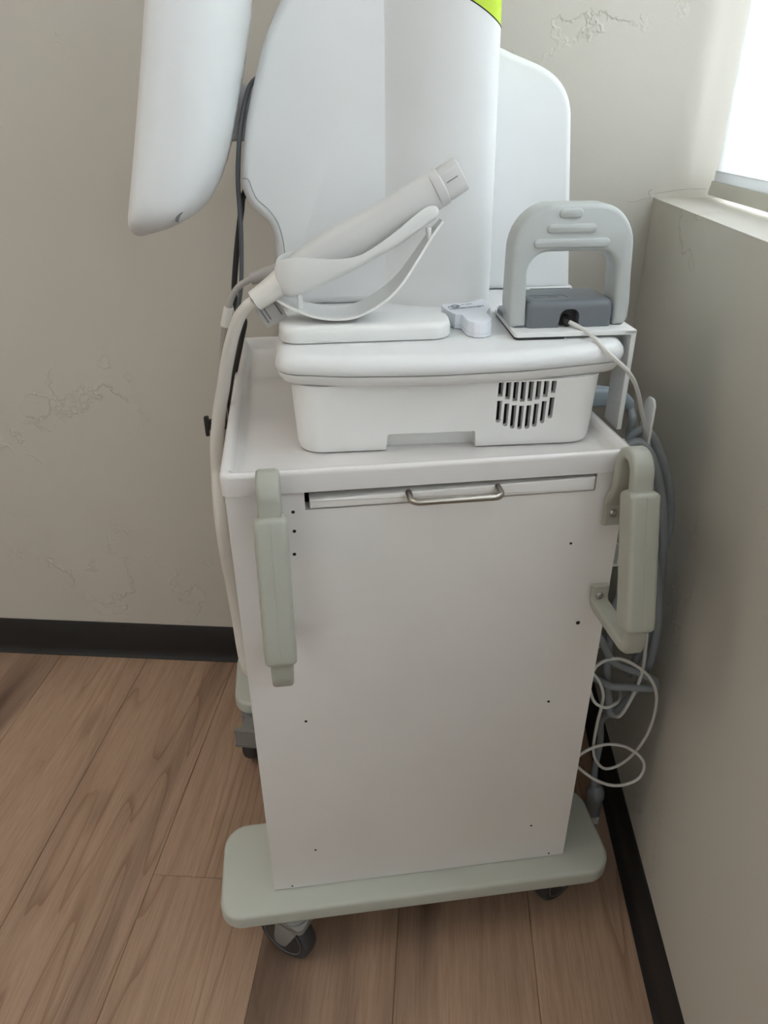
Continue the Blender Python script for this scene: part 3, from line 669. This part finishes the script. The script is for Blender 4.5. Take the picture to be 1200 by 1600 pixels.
tube(bm, [TX @ Vector((.002, .011, 0)), TX @ Vector((.006, .015, 0)), TX @ Vector((.010, .012, 0)), TX @ Vector((.013, .010, 0)), TX @ Vector((.019, .017, 0))], .00055, 5, 3); t.part('logo_mark', bm, 'ink', pc_)
bm = B()
for a, b in ((.024, .029), (.031, .040)): tube(bm, [TX @ Vector((a, .0195, 0)), TX @ Vector((b, .0200, 0))], .0003, 5, 1, False)
t.part('tagline', bm, 'ink', pc_)
bm = B(); slab(bm, rrect(.247, .165, .259, .19, .002, 2), [(0, .9651), (0, .978), (.001, .979)]); t.part('clip', bm, 'fork')

# ------------------------------------------------------------------ acrylic bracket and scanner dock
t = Thing('acrylic_bracket', 'bent white acrylic bracket under the grey arch, folding down the console side', 'bracket', K, (.34, .1, .9675))
bm = B(); slab(bm, fillet([(.264, .036), (.4123, .036), (.4123, .175), (.278, .185), (.268, .16)], [.006, 0, 0, .02, .012], 4), bev(.9682, .9737, .0006))
slab(bm, fillet([(.398, .9729), (.4125, .9729), (.4125, .846), (.4065, .846), (.4065, .9690), (.398, .9690)], [0, .004, 0, 0, .003, 0], 4), bev(.036, .080, .0006), 'v'); t.part('plate', bm, 'acry')
bm = B(); slab(bm, fillet([(.2645, .0365), (.325, .0365), (.325, .17), (.279, .184), (.2695, .16)], [.006, .002, 0, .02, .012], 4), [(0, .9652), (0, .9682)]); t.part('foam_pad', bm, 'black')
t = Thing('scanner', 'light grey arched handheld unit with three raised ribs and slate module', 'scanner', K, (.336, .08, .974))
z0 = .9740
def arch_ol():
    o = []
    o += [(.2655, z0), (.2625, z0+.006), (.2600, 1.0), (.2600, 1.052)]
    for k in range(11):
        a = PI-PI/2*k/10; o.append((.306+.046*math.cos(a), 1.0615+.0505*math.sin(a)))
    for k in range(11):
        a = PI/2-PI/2*k/10; o.append((.358+.046*math.cos(a), 1.0615+.0505*math.sin(a)))
    o += [(.4065, 1.03), (.4095, 1.0), (.4095, z0+.008), (.405, z0)]
    inn = fillet([(.391, z0), (.3855, 1.0605), (.2780, 1.0605), (.2835, z0)], [0, .024, .024, 0], 8)
    return o+inn
bm = B(); slab(bm, arch_ol(), [(.006, .0598), (.0028, .0606), (.0009, .0626), (0, .066), (0, .094), (.0009, .0974), (.0028, .0994), (.006, .1002)], 'v'); ar = t.part('arch_handle', bm, 'arch', smooth=35)
for a, b, zc in ((.3105, .338, 1.1022), (.2975, .3555, 1.0862), (.2835, .3735, 1.0702)):
    bm = B(); slab(bm, rrect(a, zc-.0052, b, zc+.0052, .0051, 5), [(0, .0605), (0, .0592), (.0008, .0582), (.0022, .0577)], 'v'); t.part('rib', bm, 'arch', ar)
bx_ol = fillet([(.282, .056), (.388, .056), (.388, .128), (.282, .128)], [.008, .008, .012, .012], 5)
bm = B(); slab(bm, bx_ol, [(0, z0), (0, .9965), (.0008, 1.0010), (.0030, 1.0042), (.0062, 1.0058), (.0072, 1.0060)]); mo = t.part('module', bm, 'dgrey')
cut = B(); slab(cut, fillet([(.3200, .96), (.3465, .96), (.3465, .9955), (.3235, .9955)], [0, 0, .009, .009], 5), [(0, .04), (0, .069)], 'v'); cuto = t.part('cutter', cut, 'dgrey')
md = mo.modifiers.new('cut', 'BOOLEAN'); md.operation = 'DIFFERENCE'; md.object = cuto; md.solver = 'EXACT'
bpy.context.view_layer.update(); me = bpy.data.meshes.new_from_object(mo.evaluated_get(bpy.context.evaluated_depsgraph_get()))
mo.modifiers.clear(); mo.data = me; bpy.data.objects.remove(cuto)
for q in me.polygons: q.use_smooth = True
me.set_sharp_from_angle(angle=math.radians(30))
bm = B(); slab(bm, rrect(.3215, .9745, .3455, .9935, .004, 3), [(0, .0685), (0, .066)], 'v'); t.part('port', bm, 'black', mo)
TX2 = Matrix.Translation((.2935, .0745, 1.0061))
text(t, 'lettering', 'afunata.', .0085, 'cordd', TX2, mo, .033)
bm = B(); tube(bm, [(.2905, .0855, 1.0061), (.332, .0855, 1.0061), (.3352, .0745, 1.0061)], .0005, 5, 1, False); t.part('engraved_line', bm, 'cordd', mo)
bm = B(); slab(bm, fillet([(.268, .062), (.283, .060), (.283, .15), (.272, .158), (.266, .14)], .004, 3), bev(.9738, .9795, 0, .002)); t.part('foot', bm, 'dgrey')

# ------------------------------------------------------------------ cords
t = Thing('data_cable', 'thin white data cable plugged into the slate module, looping loosely below', 'cable', CT, (.55, .05, .5))
bm = B(); tube(bm, [(.4185, .1265, .9835), (.4155, .1235, .9812), (.4195, .118, .9785)], .0052, 12, 3); t.part('plug', bm, 'black')
dc = [(.4165, .1225, .981), (.428, .1049, .9765), (.437, .0845, .9705), (.445, .0632, .9605), (.4549, .0527, .9511), (.4672, .0502, .9406), (.4834, .0575, .9236), (.5007, .0717, .8986), (.5164, .0861, .8699), (.5311, .095, .8434), (.548, .112, .810), (.565, .136, .77), (.585, .142, .68), (.590, .138, .60), (.585, .115, .563)]
ws = [(.5765, .075, .535), (.571, .058, .512), (.574, .058, .471), (.570, .058, .430), (.5575, .058, .386), (.552, .066, .368), (.551, .088, .36)]
bm = B(); tube(bm, dc+ws, .0027, 8, 8)
l1 = [(.4908, .05, .4808), (.4971, .05, .4934), (.5117, .047, .5043), (.5305, .044, .5044), (.5545, .042, .49), (.5777, .040, .4669), (.5934, .040, .4338), (.5993, .042, .3936), (.5963, .044, .3457), (.5826, .046, .3052), (.5635, .05, .2763), (.5407, .052, .2697), (.5235, .054, .2903), (.516, .054, .3189), (.5149, .054, .3683), (.5171, .054, .4117), (.5165, .058, .433), (.508, .07, .452), (.488, .09, .465)]
tube(bm, l1, .0024, 8, 6)
l2 = [(.4886, .035, .2964), (.4834, .04, .303), (.4868, .045, .3103), (.5034, .045, .3251), (.531, .045, .3325), (.5608, .043, .3263), (.5836, .037, .3113), (.5957, .033, .2918), (.5905, .028, .2707), (.5715, .026, .2596), (.5448, .026, .2597), (.5165, .03, .2722)]
tube(bm, l2, .0024, 8, 6, closed=True)
tube(bm, [(.4880, .045, .4530), (.493, .04, .4370), (.5015, .038, .4260), (.5165, .038, .4185), (.536, .046, .418), (.55, .064, .412), (.562, .09, .404)], .0024, 8, 6)
t.part('cable', bm, 'cordw')
PU = K2C = lambda q: CT.R.inverted() @ (K.pt(q)-CT.O)      # console to trolley coordinates
t = Thing('power_cord', 'thick grey power cord coiled on the hook behind the right grab handle', 'cord', CT, (.56, .1, .4))
bm = B(); tube(bm, [K2C((.4575, .128, .8475)), K2C((.462, .128, .838)), (.5487, .17, .8269), (.5473, .168, .8126), (.5438, .16, .7934), (.530, .14, .790), (.515, .118, .812)], .0062, 12, 6)
tube(bm, [(.5195, .12, .795), (.522, .12, .812), (.530, .12, .8265), (.5409, .12, .8305), (.5542, .12, .8215), (.5696, .12, .796), (.5858, .12, .764), (.6008, .12, .7158), (.6067, .12, .6702), (.605, .12, .6322), (.6002, .122, .5988), (.5922, .122, .553), (.578, .124, .505), (.556, .128, .475), (.53, .132, .46), (.508, .135, .455)], .0064, 12, 6)
tube(bm, [(.508, .1, .795), (.511, .1, .812), (.5185, .1, .822), (.5306, .1, .8205), (.5458, .1, .8045), (.5619, .1, .7704), (.5758, .1, .7302), (.5865, .1, .6834), (.5937, .1, .6401), (.5985, .1, .6008), (.6000, .098, .555), (.5965, .096, .51), (.585, .096, .46), (.5755, .096, .425)], .0064, 12, 6)
tube(bm, [(.562, .085, .672), (.574, .085, .6419), (.5822, .085, .616), (.5945, .083, .562), (.5985, .081, .511), (.5965, .079, .460), (.586, .079, .419), (.572, .080, .386), (.5535, .083, .3565), (.5445, .086, .3865), (.5345, .09, .4485), (.532, .093, .5005), (.5335, .096, .5594), (.538, .098, .5798), (.55, .1, .63)], .0064, 12, 6)
tube(bm, [(.472, .055, .575), (.4965, .05, .537), (.5163, .052, .5017), (.5398, .060, .477), (.5674, .062, .4612), (.5958, .062, .4439), (.6025, .060, .4354), (.5953, .056, .4299), (.5573, .056, .4373), (.533, .06, .4378), (.52, .072, .439), (.50, .09, .442)], .0056, 12, 6)
tube(bm, [(.5535, .086, .3565), (.556, .11, .325), (.568, .138, .28), (.5745, .14, .235), (.5746, .14, .1682), (.5787, .14, .118)], .0056, 12, 6)
t.part('cord', bm, 'cordg')
bm = B(); RL = []
for u, hw, hh, zc in ((.378, .014, .0125, .858), (.384, .015, .0135, .858), (.412, .0145, .0125, .858), (.438, .0115, .0105, .8565), (.446, .009, .009, .855)):
    RL.append([PU((u, .13+a, zc+b)) for a, b in rrect(-hw, -hh, hw, hh, .005, 3)])
rings(bm, RL); pl = t.part('plug', bm, 'plugg', label='blue grey moulded mains plug')
bm = B(); tube(bm, [PU((.444, .13, .8555)), PU((.452, .129, .853)), PU((.4585, .128, .8465)), PU((.4605, .128, .841))], lambda s: .0088-.0018*s, 12, 4); t.part('strain_relief', bm, 'plugg', pl)
bm = B(); lathe(bm, [(.0065, .122), (.0075, .120), (.0135, .115), (.0165, .106), (.0168, .094), (.0150, .091), (.0150, .060), (.0158, .058), (.0150, .03), (.014, .0015)], 20, Matrix.Translation((.584, .14, 0))); t.part('inline_connector', bm, 'cordg', label='grey inline cord connector')
bm = B(); quad(bm, Vector((.574, .1245, .035)), Vector((.018, 0, 0)), Vector((0, 0, .018)), -.0004); t.part('rating_label', bm, 'cordw')
t = Thing('thin_cable', 'thin slate grey cable hugging the left edge of the tall white console', 'cable', CT, (.01, .35, .9))
bm = B(); tube(bm, [(.0654, .372, 1.245), (.0554, .350, 1.2352), (.0472, .3458, 1.2164), (.0387, .3451, 1.1877), (.0332, .3454, 1.1581), (.0289, .3456, 1.1238), (.0278, .3466, 1.0882), (.0255, .3477, 1.0472), (.0203, .3479, .9959), (.0123, .3483, .9603), (.0022, .3487, .9331), (-.0068, .3491, .9098), (-.019, .3496, .8764), (-.024, .352, .82), (-.022, .36, .70), (-.018, .39, .60), (-.010, .43, .545), (.004, .46, .535)], .0031, 10, 6); t.part('cable', bm, 'cordd')
t = Thing('black_cable', 'thin black cable crossing behind the ivory hose to the tray edge', 'cable', CT, (.01, .365, .9))
bm = B(); tube(bm, [(.075, .395, 1.15), (.048, .385, 1.125), (.0335, .366, 1.1058), (.0288, .3626, 1.0866), (.0194, .363, 1.0452), (.0113, .3634, 1.0021), (.0081, .3635, .9798), (.0085, .3635, .9571), (.0134, .3633, .9412), (.0186, .363, .9360), (.0115, .3634, .910), (.0010, .3639, .8753), (-.0095, .3643, .8393), (-.0165, .3645, .8158), (-.0175, .37, .74), (-.016, .39, .66), (-.012, .43, .60), (.005, .455, .59)], .0042, 10, 6); t.part('cable', bm, 'black')
t = Thing('probe_cable', 'beige grey cable with tapered boot arching left from behind the cradle', 'cable', CT, (.02, .237, .95))
bm = B(); tube(bm, [(.0765, .2355, 1.0285), (.060, .236, 1.0255), (.0391, .237, 1.0198)], lambda s: .0105-.003*s, 14, 4); t.part('boot', bm, 'beige')
bm = B(); tube(bm, [(.0395, .237, 1.0199), (.0247, .2377, 1.0122), (.0139, .2381, .9997), (.0073, .2384, .9837), (.0032, .2386, .9691)], .0040, 12, 6)
tube(bm, [(.0032, .2386, .9691), (-.0011, .242, .9525), (-.0051, .246, .9314), (-.0085, .250, .9098), (-.0145, .253, .8832), (-.020, .258, .85), (-.022, .28, .79), (-.02, .33, .70), (-.012, .39, .655), (.005, .42, .65)], .0050, 12, 6); t.part('cable', bm, 'beige')
bm = B(); tube(bm, [(.0078, .2384, .985), (.0045, .2386, .9735), (.0010, .240, .961)], lambda s: .0062+.0006*s, 14, 4); t.part('sleeve', bm, 'hose')
